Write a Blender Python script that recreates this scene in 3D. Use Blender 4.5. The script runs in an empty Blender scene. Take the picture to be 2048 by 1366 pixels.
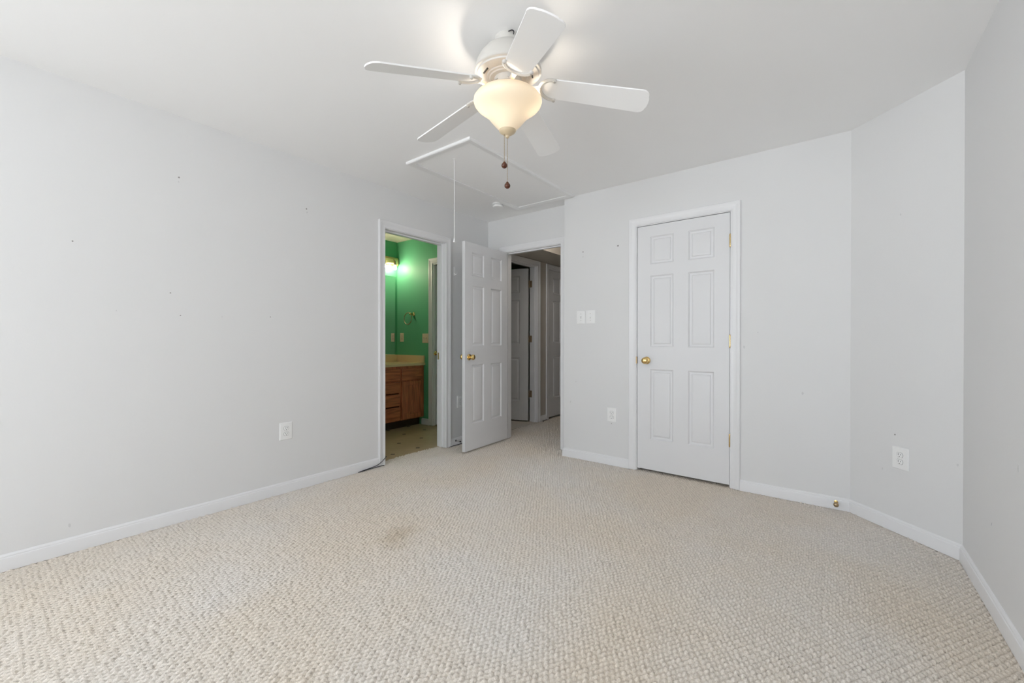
import bpy, bmesh, math, random
import numpy as np
from mathutils import Vector, Matrix

random.seed(7)
PI = math.pi
C = bpy.context.scene.collection
SC = bpy.context.scene

# ------------------------------------------------------------------ camera
def make_camera():
    cd = bpy.data.cameras.new('camera')
    cd.sensor_width = 36.0
    cd.sensor_fit = 'HORIZONTAL'
    cd.lens = 833.87 / 2048 * 36.0
    cd.clip_start = 0.05
    o = bpy.data.objects.new('camera', cd)
    C.objects.link(o)
    yaw, pit, rol = math.radians(37.5465), math.radians(-0.2075), math.radians(0.0543)
    fw = Vector((-math.sin(yaw), math.cos(yaw), 0))
    rt = Vector((math.cos(yaw), math.sin(yaw), 0))
    up = Vector((0, 0, 1))
    fw2 = fw * math.cos(pit) + up * math.sin(pit)
    up2 = up * math.cos(pit) - fw * math.sin(pit)
    rt2 = rt * math.cos(rol) + up2 * math.sin(rol)
    up3 = up2 * math.cos(rol) - rt * math.sin(rol)
    m = Matrix((rt2, up3, -fw2)).transposed().to_4x4()
    m.translation = Vector((3.1197, 0.0, 1.0964))
    o.matrix_world = m
    SC.camera = o
make_camera()

# ------------------------------------------------------------------ world, exposure
EXPOSURE = -1.0
SKY = 12.5
GROUND_FILL = 1.9
FAN_BULB = 400.0
BATH_BULB = 215.0
HALL_FILL = 24.0
w = bpy.data.worlds.new('overcast_sky')
SC.world = w
w.use_nodes = True
bg = w.node_tree.nodes['Background']
# overcast sky above, brighter fill added below the horizon to lift the ceiling
_g = w.node_tree.nodes.new('ShaderNodeNewGeometry')
_s = w.node_tree.nodes.new('ShaderNodeSeparateXYZ')
_m = w.node_tree.nodes.new('ShaderNodeMapRange')
_m.inputs['From Min'].default_value = -0.08
_m.inputs['From Max'].default_value = 0.08
_c = w.node_tree.nodes.new('ShaderNodeMix')
_c.data_type = 'RGBA'
_c.inputs[6].default_value = (GROUND_FILL * 0.92, GROUND_FILL * 0.97, GROUND_FILL * 1.02, 1)
_c.inputs[7].default_value = (0.87, 0.955, 1.06, 1)
w.node_tree.links.new(_g.outputs['Incoming'], _s.inputs[0])
_n = w.node_tree.nodes.new('ShaderNodeMath'); _n.operation = 'MULTIPLY'; _n.inputs[1].default_value = -1.0
w.node_tree.links.new(_s.outputs['Z'], _n.inputs[0])
w.node_tree.links.new(_n.outputs[0], _m.inputs[0])
w.node_tree.links.new(_m.outputs[0], _c.inputs[0])
w.node_tree.links.new(_c.outputs[2], bg.inputs[0])
bg.inputs[1].default_value = SKY
vs = SC.view_settings
SC.display_settings.display_device = 'sRGB'
vs.view_transform = 'Standard'
vs.look = 'None'
vs.exposure = EXPOSURE
vs.gamma = 1.0
vs.use_curve_mapping = False
SC.cycles.max_bounces = 14
SC.cycles.diffuse_bounces = 10
SC.cycles.sample_clamp_indirect = 8.0
SC.cycles.caustics_reflective = False
SC.cycles.caustics_refractive = False

# ------------------------------------------------------------------ room measures (metres)
H = 2.44
YC = 3.443          # closet wall face
YB = 3.612          # hall door wall face
XB = 1.0986         # left edge of the closet bump-out
XA = 3.212          # closet wall meets the angled wall
XR, YR = 3.638, 3.017
YREAR = -4.0
T = 0.115           # partition thickness
XM = -1.66          # bathroom mirror wall face
YS = 3.61           # bathroom side wall face

def portal(name, loc, rot, sx, sy):
    ld = bpy.data.lights.new(name, 'AREA')
    ld.shape = 'RECTANGLE'
    ld.size, ld.size_y = sx, sy
    ld.cycles.is_portal = True
    o = bpy.data.objects.new(name, ld)
    C.objects.link(o)
    o.location = loc
    o.rotation_euler = rot
    return o
WINS = [(1.45, 3.45)]          # x span of the window in the rear wall
WZ = (0.20, 2.20)
LW = (-2.5, -0.85)                            # y span of the fill window added in the left wall
portal('window_daylight_portal', (-0.10, (LW[0] + LW[1]) / 2, (WZ[0] + WZ[1]) / 2), (PI / 2, 0, -PI / 2), LW[1] - LW[0], WZ[1] - WZ[0])
for _x0, _x1 in WINS:
    portal('window_daylight_portal', ((_x0 + _x1) / 2, YREAR - 0.10, (WZ[0] + WZ[1]) / 2), (PI / 2, 0, 0),
           _x1 - _x0, WZ[1] - WZ[0])

# ------------------------------------------------------------------ materials
def nt(name):
    m = bpy.data.materials.new(name)
    m.use_nodes = True
    return m, m.node_tree, m.node_tree.nodes['Principled BSDF']

def paint(name, col, rough=0.5, bump=0.0, bscale=250.0, spec=0.5, metal=0.0):
    m, t, b = nt(name)
    b.inputs['Base Color'].default_value = (*col, 1)
    b.inputs['Roughness'].default_value = rough
    b.inputs['Specular IOR Level'].default_value = spec
    b.inputs['Metallic'].default_value = metal
    if bump > 0:
        tc = t.nodes.new('ShaderNodeNewGeometry')
        n = t.nodes.new('ShaderNodeTexNoise')
        n.inputs['Scale'].default_value = bscale
        n.inputs['Detail'].default_value = 3
        bp = t.nodes.new('ShaderNodeBump')
        bp.inputs['Strength'].default_value = bump
        bp.inputs['Distance'].default_value = 0.002
        t.links.new(tc.outputs['Position'], n.inputs['Vector'])
        t.links.new(n.outputs['Fac'], bp.inputs['Height'])
        t.links.new(bp.outputs['Normal'], b.inputs['Normal'])
    return m

M = {}
M['wall'] = paint('white_wall_paint', (0.745, 0.745, 0.745), 0.55, 0.10, 120, 0.35)
M['hatch'] = paint('white_hatch_paint', (0.86, 0.86, 0.86), 0.4)
M['ceiling'] = paint('white_ceiling_paint', (0.905, 0.905, 0.905), 0.8, 0.08, 150, 0.2)
M['trim'] = paint('white_semigloss_trim', (0.80, 0.80, 0.81), 0.32, 0, spec=0.45)
M['door'] = paint('white_door_paint', (0.76, 0.76, 0.77), 0.38, 0.05, 90, 0.4)
M['plate'] = paint('white_plastic', (0.86, 0.86, 0.855), 0.3)
M['ivory'] = paint('almond_plastic', (0.78, 0.66, 0.46), 0.35)
M['dark'] = paint('dark_slot', (0.03, 0.03, 0.03), 0.6)
M['hole'] = paint('grey_nail_hole', (0.28, 0.27, 0.26), 0.9)
M['gap'] = paint('dark_gap_line', (0.16, 0.16, 0.16), 0.8)
M['scuff'] = paint('grey_scuff', (0.64, 0.64, 0.64), 0.8)
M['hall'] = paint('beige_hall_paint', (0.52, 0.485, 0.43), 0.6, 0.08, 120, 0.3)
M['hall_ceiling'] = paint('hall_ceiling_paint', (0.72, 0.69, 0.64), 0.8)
M['green'] = paint('green_bathroom_paint', (0.125, 0.46, 0.245), 0.55, 0.05, 120, 0.5)
M['bath_ceiling'] = paint('cream_bathroom_ceiling', (0.75, 0.70, 0.58), 0.7)
M['brass'] = paint('polished_brass', (0.80, 0.58, 0.25), 0.16, metal=1.0)
M['satin_brass'] = paint('satin_brass', (0.80, 0.60, 0.30), 0.42, metal=0.85)
M['toe'] = paint('shade_dark_toe_kick', (0.055, 0.028, 0.016), 0.5)  # brown board deepened to include the shade under the cabinet
M['dull_brass'] = paint('tarnished_brass', (0.42, 0.32, 0.20), 0.35, metal=1.0)
M['steel'] = paint('satin_nickel', (0.55, 0.53, 0.50), 0.35, metal=1.0)
M['fan'] = paint('shade_greyed_fan_enamel', (0.63, 0.61, 0.575), 0.35)  # white enamel greyed so the colour carries the housing's shade
M['blade'] = paint('white_fan_blade', (0.93, 0.93, 0.93), 0.42)
M['cable'] = paint('black_cable_jacket', (0.02, 0.02, 0.025), 0.45)
M['rubber'] = paint('dark_rubber', (0.04, 0.04, 0.045), 0.6)
M['counter'] = paint('cream_cultured_marble', (0.80, 0.62, 0.36), 0.25, 0, spec=0.5)
M['cord'] = paint('white_cord', (0.85, 0.85, 0.83), 0.6)
M['knobwood'] = paint('dark_turned_wood', (0.085, 0.022, 0.008), 0.25)
M['finial'] = paint('antique_cream_finial', (0.62, 0.50, 0.33), 0.35)

def emit(name, col, strength):
    m = bpy.data.materials.new(name)
    m.use_nodes = True
    t = m.node_tree
    t.nodes.remove(t.nodes['Principled BSDF'])
    e = t.nodes.new('ShaderNodeEmission')
    e.inputs[0].default_value = (*col, 1)
    e.inputs[1].default_value = strength
    t.links.new(e.outputs[0], t.nodes['Material Output'].inputs[0])
    return m
M['fan_bulb'] = emit('lit_fan_bulb', (1.0, 0.90, 0.77), FAN_BULB)
M['hall_fill'] = emit('lit_added_hall_lamp', (1.0, 0.92, 0.83), HALL_FILL)
M['bath_bulb'] = emit('lit_vanity_bulb', (1.0, 0.86, 0.66), BATH_BULB)

def mk_mirror():
    m, t, b = nt('silvered_mirror')
    b.inputs['Base Color'].default_value = (0.88, 0.92, 0.89, 1)
    b.inputs['Metallic'].default_value = 1.0
    b.inputs['Roughness'].default_value = 0.015
    return m
M['mirror'] = mk_mirror()

def mk_bowl():
    m = bpy.data.materials.new('frosted_alabaster_glass')
    m.use_nodes = True
    t = m.node_tree
    b = t.nodes['Principled BSDF']
    b.inputs['Base Color'].default_value = (0.86, 0.76, 0.60, 1)
    b.inputs['Roughness'].default_value = 0.35
    tr = t.nodes.new('ShaderNodeBsdfTranslucent')
    g = t.nodes.new('ShaderNodeNewGeometry')
    n = t.nodes.new('ShaderNodeTexNoise')
    n.inputs['Scale'].default_value = 14
    n.inputs['Detail'].default_value = 4
    r = t.nodes.new('ShaderNodeValToRGB')
    r.color_ramp.elements[0].color = (0.80, 0.62, 0.40, 1)
    r.color_ramp.elements[1].color = (0.93, 0.80, 0.60, 1)
    t.links.new(g.outputs['Position'], n.inputs['Vector'])
    t.links.new(n.outputs['Fac'], r.inputs[0])
    t.links.new(r.outputs[0], tr.inputs[0])
    mx = t.nodes.new('ShaderNodeMixShader')
    mx.inputs[0].default_value = 0.04
    t.links.new(b.outputs[0], mx.inputs[1])
    t.links.new(tr.outputs[0], mx.inputs[2])
    t.links.new(mx.outputs[0], t.nodes['Material Output'].inputs[0])
    return m
M['bowl'] = mk_bowl()

def mk_pane():
    m = bpy.data.materials.new('window_glass')
    m.use_nodes = True
    t = m.node_tree
    t.nodes.remove(t.nodes['Principled BSDF'])
    a = t.nodes.new('ShaderNodeBsdfTransparent')
    g = t.nodes.new('ShaderNodeBsdfGlossy')
    g.inputs['Roughness'].default_value = 0.02
    mx = t.nodes.new('ShaderNodeMixShader')
    mx.inputs[0].default_value = 0.06
    t.links.new(a.outputs[0], mx.inputs[1])
    t.links.new(g.outputs[0], mx.inputs[2])
    t.links.new(mx.outputs[0], t.nodes['Material Output'].inputs[0])
    return m
M['pane'] = mk_pane()

def mk_carpet():
    m, t, b = nt('beige_loop_carpet')
    g = t.nodes.new('ShaderNodeNewGeometry')
    big = t.nodes.new('ShaderNodeTexNoise')
    big.inputs['Scale'].default_value = 1.1
    big.inputs['Detail'].default_value = 3
    fine = t.nodes.new('ShaderNodeTexNoise')
    fine.inputs['Scale'].default_value = 260
    fine.inputs['Detail'].default_value = 2
    r = t.nodes.new('ShaderNodeValToRGB')
    r.color_ramp.elements[0].position = 0.36
    r.color_ramp.elements[0].color = (0.785, 0.70, 0.60, 1)
    r.color_ramp.elements[1].position = 0.64
    r.color_ramp.elements[1].color = (0.79, 0.742, 0.69, 1)
    r2 = t.nodes.new('ShaderNodeValToRGB')
    r2.color_ramp.elements[0].position = 0.30
    r2.color_ramp.elements[0].color = (0.78, 0.78, 0.77, 1)
    r2.color_ramp.elements[1].position = 0.62
    r2.color_ramp.elements[1].color = (1.0, 1.0, 1.0, 1)
    mul = t.nodes.new('ShaderNodeMix')
    mul.data_type = 'RGBA'
    mul.blend_type = 'MULTIPLY'
    mul.inputs[0].default_value = 1.0
    # one faint brownish stain, an irregular blotch in the middle of the room
    mp = t.nodes.new('ShaderNodeVectorMath')
    mp.operation = 'SUBTRACT'
    mp.inputs[1].default_value = (1.21, 1.47, 0)
    ln = t.nodes.new('ShaderNodeVectorMath')
    ln.operation = 'LENGTH'
    sn = t.nodes.new('ShaderNodeTexNoise')
    sn.inputs['Scale'].default_value = 9
    ad = t.nodes.new('ShaderNodeMath')
    ad.operation = 'MULTIPLY_ADD'
    ad.inputs[1].default_value = 0.30
    rs = t.nodes.new('ShaderNodeValToRGB')
    rs.color_ramp.elements[0].position = 0.16
    rs.color_ramp.elements[0].color = (0.86, 0.83, 0.78, 1)
    rs.color_ramp.elements[1].position = 0.30
    rs.color_ramp.elements[1].color = (1, 1, 1, 1)
    mul2 = t.nodes.new('ShaderNodeMix')
    mul2.data_type = 'RGBA'
    mul2.blend_type = 'MULTIPLY'
    mul2.inputs[0].default_value = 1.0
    L = t.links.new
    L(g.outputs['Position'], big.inputs['Vector'])
    L(g.outputs['Position'], fine.inputs['Vector'])
    L(g.outputs['Position'], mp.inputs[0])
    L(g.outputs['Position'], sn.inputs['Vector'])
    L(mp.outputs['Vector'], ln.inputs[0])
    L(sn.outputs['Fac'], ad.inputs[0])
    L(ln.outputs['Value'], ad.inputs[2])
    L(ad.outputs[0], rs.inputs[0])
    L(big.outputs['Fac'], r.inputs[0])
    L(fine.outputs['Fac'], r2.inputs[0])
    L(r.outputs[0], mul.inputs[6])
    L(r2.outputs[0], mul.inputs[7])
    L(mul.outputs[2], mul2.inputs[6])
    L(rs.outputs[0], mul2.inputs[7])
    L(mul2.outputs[2], b.inputs['Base Color'])
    b.inputs['Roughness'].default_value = 0.95
    b.inputs['Specular IOR Level'].default_value = 0.1
    b.inputs['Sheen Weight'].default_value = 0.15
    bp = t.nodes.new('ShaderNodeBump')
    bp.inputs['Strength'].default_value = 0.55
    bp.inputs['Distance'].default_value = 0.003
    L(fine.outputs['Fac'], bp.inputs['Height'])
    L(bp.outputs['Normal'], b.inputs['Normal'])
    return m
M['carpet'] = mk_carpet()

def mk_vinyl():
    m, t, b = nt('tan_vinyl_with_diamond_insets')
    g = t.nodes.new('ShaderNodeNewGeometry')
    sp = t.nodes.new('ShaderNodeSeparateXYZ')
    L = t.links.new
    L(g.outputs['Position'], sp.inputs[0])
    def cell(sock, off):
        a = t.nodes.new('ShaderNodeMath'); a.operation = 'SUBTRACT'; a.inputs[1].default_value = off
        L(sock, a.inputs[0])
        p = t.nodes.new('ShaderNodeMath'); p.operation = 'PINGPONG'; p.inputs[1].default_value = 0.1525
        L(a.outputs[0], p.inputs[0])
        return p.outputs[0]
    dx = cell(sp.outputs['X'], -0.235)
    dy = cell(sp.outputs['Y'], 2.482)
    s = t.nodes.new('ShaderNodeMath'); s.operation = 'ADD'
    L(dx, s.inputs[0]); L(dy, s.inputs[1])
    lt = t.nodes.new('ShaderNodeMath'); lt.operation = 'LESS_THAN'; lt.inputs[1].default_value = 0.027
    L(s.outputs[0], lt.inputs[0])
    n = t.nodes.new('ShaderNodeTexNoise'); n.inputs['Scale'].default_value = 9; n.inputs['Detail'].default_value = 5
    L(g.outputs['Position'], n.inputs['Vector'])
    r = t.nodes.new('ShaderNodeValToRGB')
    r.color_ramp.elements[0].color = (0.47, 0.36, 0.22, 1)
    r.color_ramp.elements[1].color = (0.62, 0.49, 0.32, 1)
    L(n.outputs['Fac'], r.inputs[0])
    mx = t.nodes.new('ShaderNodeMix'); mx.data_type = 'RGBA'
    L(lt.outputs[0], mx.inputs[0]); L(r.outputs[0], mx.inputs[6])
    mx.inputs[7].default_value = (0.045, 0.03, 0.02, 1)
    L(mx.outputs[2], b.inputs['Base Color'])
    b.inputs['Roughness'].default_value = 0.32
    return m
M['vinyl'] = mk_vinyl()

def mk_oak(name, axis):
    m, t, b = nt(name)
    g = t.nodes.new('ShaderNodeNewGeometry')
    mp = t.nodes.new('ShaderNodeMapping')
    mp.inputs['Scale'].default_value = {'z': (16, 16, 1.6), 'y': (16, 1.6, 16)}[axis]
    n = t.nodes.new('ShaderNodeTexNoise'); n.inputs['Scale'].default_value = 2.2; n.inputs['Detail'].default_value = 5
    n.inputs['Distortion'].default_value = 0.8
    r = t.nodes.new('ShaderNodeValToRGB')
    r.color_ramp.elements[0].position = 0.30
    r.color_ramp.elements[0].color = (0.32, 0.085, 0.032, 1)
    r.color_ramp.elements[1].position = 0.68
    r.color_ramp.elements[1].color = (0.66, 0.23, 0.10, 1)
    L = t.links.new
    L(g.outputs['Position'], mp.inputs[0]); L(mp.outputs[0], n.inputs['Vector'])
    L(n.outputs['Fac'], r.inputs[0]); L(r.outputs[0], b.inputs['Base Color'])
    b.inputs['Roughness'].default_value = 0.38
    return m
M['oak_z'] = mk_oak('stained_oak_upright_grain', 'z')
M['oak_y'] = mk_oak('stained_oak_level_grain', 'y')

# ------------------------------------------------------------------ mesh helpers
class MB:
    """collects shapes; build() links them as ONE mesh object"""
    def __init__(self):
        self.v, self.f = [], []
    def add(self, vs, fs, mat=None):
        o = len(self.v)
        for p in vs:
            p = Vector(p)
            self.v.append(tuple(mat @ p) if mat is not None else tuple(p))
        self.f += [tuple(i + o for i in q) for q in fs]
        return self
    def box(self, a, b, mat=None):
        (x0, y0, z0), (x1, y1, z1) = a, b
        x0, x1 = min(x0, x1), max(x0, x1); y0, y1 = min(y0, y1), max(y0, y1); z0, z1 = min(z0, z1), max(z0, z1)
        vs = [(x0, y0, z0), (x1, y0, z0), (x1, y1, z0), (x0, y1, z0), (x0, y0, z1), (x1, y0, z1), (x1, y1, z1), (x0, y1, z1)]
        fs = [(0, 3, 2, 1), (4, 5, 6, 7), (0, 1, 5, 4), (1, 2, 6, 5), (2, 3, 7, 6), (3, 0, 4, 7)]
        return self.add(vs, fs, mat)
    def prism(self, poly, z0, z1, mat=None):
        n = len(poly)
        vs = [(x, y, z0) for x, y in poly] + [(x, y, z1) for x, y in poly]
        fs = [tuple(range(n))[::-1], tuple(range(n, 2 * n))] + [(i, (i + 1) % n, n + (i + 1) % n, n + i) for i in range(n)]
        return self.add(vs, fs, mat)
    def lathe(self, prof, seg=32, mat=None, cap0=True, cap1=True):
        n = len(prof)
        vs, fs = [], []
        for r, z in prof:
            for k in range(seg):
                a = 2 * PI * k / seg
                vs.append((r * math.cos(a), r * math.sin(a), z))
        for i in range(n - 1):
            for k in range(seg):
                k2 = (k + 1) % seg
                fs.append((i * seg + k, i * seg + k2, (i + 1) * seg + k2, (i + 1) * seg + k))
        if cap0: fs.append(tuple(range(seg))[::-1])
        if cap1: fs.append(tuple((n - 1) * seg + k for k in range(seg)))
        return self.add(vs, fs, mat)
    def tube(self, pts, r, seg=8, mat=None, closed=False):
        pts = [Vector(p) for p in pts]
        n = len(pts)
        vs, fs = [], []
        up = Vector((0, 0, 1))
        for i, p in enumerate(pts):
            a = pts[(i - 1) % n] if (closed or i > 0) else p
            b = pts[(i + 1) % n] if (closed or i < n - 1) else p
            t = (b - a).normalized()
            ref = up if abs(t.z) < 0.95 else Vector((1, 0, 0))
            u = t.cross(ref).normalized(); v = u.cross(t)
            for k in range(seg):
                an = 2 * PI * k / seg
                vs.append(p + (u * math.cos(an) + v * math.sin(an)) * r)
        m = n if closed else n - 1
        for i in range(m):
            j = (i + 1) % n
            for k in range(seg):
                k2 = (k + 1) % seg
                fs.append((i * seg + k, i * seg + k2, j * seg + k2, j * seg + k))
        if not closed:
            fs.append(tuple(range(seg))[::-1]); fs.append(tuple((n - 1) * seg + k for k in range(seg)))
        return self.add(vs, fs, mat)
    def build(self, name, mat, parent=None, smooth=True, bevel=0.0, ang=35):
        me = bpy.data.meshes.new(name)
        me.from_pydata(self.v, [], self.f)
        bm = bmesh.new(); bm.from_mesh(me)
        bmesh.ops.remove_doubles(bm, verts=bm.verts, dist=1e-6)
        bmesh.ops.recalc_face_normals(bm, faces=bm.faces)
        bm.to_mesh(me); bm.free()
        if smooth:
            me.shade_smooth(); me.set_sharp_from_angle(angle=math.radians(ang))
        me.materials.append(mat)
        o = bpy.data.objects.new(name, me)
        C.objects.link(o)
        if parent is not None: o.parent = parent
        if bevel > 0:
            bv = o.modifiers.new('bevel', 'BEVEL'); bv.width = bevel; bv.segments = 2; bv.limit_method = 'ANGLE'
        return o

def tag(o, label=None, cat=None, group=None, kind=None):
    if label: o['label'] = label
    if cat: o['category'] = cat
    if group: o['group'] = group
    if kind: o['kind'] = kind
    return o
def empty(name, loc, rz=0.0):
    o = bpy.data.objects.new(name, None)
    C.objects.link(o)
    o.location = loc
    o.rotation_euler = (0, 0, rz)
    o.empty_display_size = 0.1
    return o
def struct(o, label=None, cat=None):
    return tag(o, label, cat, kind='structure')

# ------------------------------------------------------------------ room shell
def carpet_floor():
    def patch(x0, x1, y0, y1, step):
        nx = int((x1 - x0) / step) + 1; ny = int((y1 - y0) / step) + 1
        xs = np.linspace(x0, x1, nx); ys = np.linspace(y0, y1, ny)
        X, Y = np.meshgrid(xs, ys)
        rng = np.random.default_rng(3)
        # slightly wavy rows of staggered loops
        Xw = X + 0.0022 * np.sin(Y * 9.1 + 1.3) + 0.0015 * np.sin(X * 14 + Y * 5)
        Yw = Y + 0.0022 * np.sin(X * 7.7) + 0.0015 * np.sin(Y * 17 + X * 3)
        Lp, s, c = 0.0205, 0.53, 0.848
        u = (Xw / s + Yw / c) / (2 * Lp); v = (-Xw / s + Yw / c) / (2 * Lp)
        iv = np.floor(v).astype(int)
        u = u + 0.30 * (np.modf(np.abs(np.sin(iv * 91.17) * 4375.85))[0] - 0.5)
        iu = np.floor(u).astype(int)
        h1 = np.modf(np.abs(np.sin(iu * 12.9898 + iv * 78.233) * 43758.5453))[0]
        h2 = np.modf(np.abs(np.sin(iu * 39.346 + iv * 11.135) * 24634.6345))[0]
        fu = np.clip((u - iu) + (h2 - 0.5) * 0.22, 0, 1); fv = np.clip((v - iv) + (h1 - 0.5) * 0.18, 0, 1)
        bump = np.sqrt(np.clip(np.sin(PI * fv), 0, 1)) * (0.30 + 0.70 * np.sqrt(np.clip(np.sin(PI * fu), 0, 1)))
        Z = -0.0130 + 0.0130 * bump * (0.66 + 0.46 * h1) + rng.normal(0, 0.00035, X.shape)
        # seam of two carpet widths, a shallow crease running down the room
        Z -= 0.0035 * np.exp(-((X - 3.092) / 0.006) ** 2) * (Y > 1.0) * (Y < 2.9)
        co = np.stack([X, Y, Z], -1).reshape(-1, 3)
        idx = np.arange(nx * ny).reshape(ny, nx)
        q = np.stack([idx[:-1, :-1], idx[:-1, 1:], idx[1:, 1:], idx[1:, :-1]], -1).reshape(-1, 4)
        return co, q
    a = patch(0.0, 3.64, -0.20, 3.625, 0.0042)
    b = patch(0.0, 1.12, 3.625, 5.7, 0.0046)
    c = patch(-0.115, 0.0, 2.20, 2.97, 0.0042)
    extra = np.array([[0, YREAR - T, -0.003], [3.75, YREAR - T, -0.003], [3.75, -0.20, -0.003], [0, -0.20, -0.003],
                      [-1.66, 5.7, -0.003], [1.12, 5.7, -0.003], [1.12, 6.4, -0.003], [-1.66, 6.4, -0.003],
                      [1.12, 3.625, -0.003], [3.75, 3.625, -0.003], [3.75, 4.3, -0.003], [1.12, 4.3, -0.003],
                      [-1.66, 3.72, -0.003], [0, 3.72, -0.003], [0, 5.7, -0.003], [-1.66, 5.7, -0.003]], float)
    eq = np.arange(16).reshape(4, 4)
    cos, qs, off = [], [], 0
    for co, q in (a, b, c, (extra, eq)):
        cos.append(co); qs.append(q + off); off += len(co)
    co = np.concatenate(cos).astype(np.float32); q = np.concatenate(qs).astype(np.int32)
    me = bpy.data.meshes.new('floor')
    me.vertices.add(len(co)); me.vertices.foreach_set('co', co.ravel())
    me.loops.add(q.size); me.loops.foreach_set('vertex_index', q.ravel())
    me.polygons.add(len(q)); me.polygons.foreach_set('loop_start', np.arange(0, q.size, 4, dtype=np.int32))
    me.update(calc_edges=True)
    me.shade_smooth()
    me.materials.append(M['carpet'])
    o = bpy.data.objects.new('floor', me)
    C.objects.link(o)
    return struct(o, 'beige looped carpet covering the bedroom and hall floor', 'floor')
carpet_floor()
o = MB().box((XM, 0.9, -0.10), (-T + 0.012, YS + 0.12, -0.006)).build('floor_bathroom', M['vinyl'])
struct(o, 'tan vinyl bathroom floor with small dark diamond insets', 'floor')

struct(MB().box((XM - T, YREAR - T, -0.20), (XR + T, 6.4, -0.08)).build('floor_slab', M['dark'], smooth=False), 'slab under the carpet', 'floor')

def wall(name, boxes, mat, label, polys=(), bevel=0.0):
    b = MB()
    for (p, q) in boxes: b.box((p[0], p[1], -0.08 if p[2] == 0 else p[2]), q)
    for (pl, z0, z1) in polys: b.prism(pl, -0.08 if z0 == 0 else z0, z1)
    o = b.build(name, mat, smooth=False, bevel=bevel)
    return struct(o, label, 'wall')

# opening measures: clear opening between jambs
BATH = dict(a0=2.228, a1=2.946, top=2.074)
HALL = dict(a0=0.243, a1=0.957, top=2.058)
CLO = dict(a0=1.809, a1=2.516, top=2.052)
HD1 = dict(a0=3.84, a1=4.600, top=2.075)
HD2 = dict(a0=4.891, a1=5.66, top=2.075)
BD = dict(a0=-0.930, a1=-0.215, top=2.068)
J = 0.019

w_left = wall('wall_left', [((-T, YREAR - T, 0), (0, LW[0], H)), ((-T, LW[1], 0), (0, BATH['a0'] - J, H)),
                   ((-T, LW[0], 0), (0, LW[1], WZ[0])), ((-T, LW[0], WZ[1]), (0, LW[1], H)), ((-T, BATH['a1'] + J, 0), (0, YB + T, H)),
                   ((-T, BATH['a0'] - J, BATH['top'] + J), (0, BATH['a1'] + J, H))], M['wall'],
     'long white left wall with the bathroom doorway')
wall('wall_back', [((0, YB, 0), (HALL['a0'] - J, YB + T, H)), ((HALL['a1'] + J, YB, 0), (XB + 0.02, YB + T, H)),
                   ((HALL['a0'] - J, YB, HALL['top'] + J), (HALL['a1'] + J, YB + T, H))], M['wall'],
     'short white recessed wall around the open hall door')
w_clo = wall('wall_closet', [((XB, YC, 0), (CLO['a0'] - J, YC + T, H)), ((CLO['a1'] + J, YC, 0), (XA, YC + T, H)),
                     ((CLO['a0'] - J, YC, CLO['top'] + J), (CLO['a1'] + J, YC + T, H)),
                     ((XB, YC + T, 0), (XB + T, YB + T, H))], M['wall'],
     'white wall with the closed closet door')
d45 = math.sqrt(0.5)
w_ang = wall('wall_angled', [], M['wall'], 'white diagonal corner wall with the outlet on the right',
     polys=[([(XA, YC), (XR, YR), (XR + T, YR + 0.05), (XA + 0.05, YC + T)], 0, H)])
w_right = wall('wall_right', [((XR, YREAR - T, 0), (XR + T, YR + 0.05, H))], M['wall'], 'white wall at the right edge of the room')
rear = []
xs = [0.0] + [v for p in WINS for v in p] + [XR]
for i in range(0, len(xs), 2):
    rear.append(((xs[i], YREAR - T, 0), (xs[i + 1], YREAR, H)))
for x0, x1 in WINS:
    rear.append(((x0, YREAR - T, 0), (x1, YREAR, WZ[0]))); rear.append(((x0, YREAR - T, WZ[1]), (x1, YREAR, H)))
wall('wall_rear', rear, M['wall'], 'white wall with a window behind the viewer')
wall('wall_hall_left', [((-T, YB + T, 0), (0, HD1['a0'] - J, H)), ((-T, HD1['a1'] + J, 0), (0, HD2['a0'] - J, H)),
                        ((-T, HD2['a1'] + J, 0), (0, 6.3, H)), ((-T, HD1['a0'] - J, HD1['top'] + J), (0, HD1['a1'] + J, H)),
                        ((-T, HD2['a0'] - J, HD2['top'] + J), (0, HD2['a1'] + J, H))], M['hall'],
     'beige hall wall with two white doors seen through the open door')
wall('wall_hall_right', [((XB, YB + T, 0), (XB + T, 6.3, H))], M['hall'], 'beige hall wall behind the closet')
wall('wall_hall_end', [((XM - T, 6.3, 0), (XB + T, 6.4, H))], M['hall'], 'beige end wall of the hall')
wall('wall_closet_back', [((XB + T, 4.2, 0), (XR + T, 4.3, H)), ((XR + 0.02, YR + 0.05, 0), (XR + T, 4.2, H))], M['wall'], 'white wall inside the closet')
wall('wall_bathroom_mirror', [((XM - T, 0.9, 0), (XM, 6.3, H))], M['green'], 'green bathroom wall behind the mirror')
wall('wall_bathroom_side', [((XM, YS, 0), (BD['a0'] - J, YS + T, H)), ((BD['a1'] + J, YS, 0), (-T, YS + T, H)),
                            ((BD['a0'] - J, YS, BD['top'] + J), (BD['a1'] + J, YS + T, H))], M['green'],
     'green bathroom wall with towel ring seen through the doorway')
wall('wall_bathroom_rear', [((XM - T, 0.9, 0), (-T, 1.015, H))], M['green'], 'green rear wall of the bathroom')
wall('wall_bathroom_right', [((-T - 0.006, 1.015, 0), (-T, BATH['a0'] - J, H)), ((-T - 0.006, BATH['a1'] + J, 0), (-T, YS, H)),
                             ((-T - 0.006, BATH['a0'] - J, BATH['top'] + J), (-T, BATH['a1'] + J, H))], M['green'],
     'green bathroom face of the bedroom partition')

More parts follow.
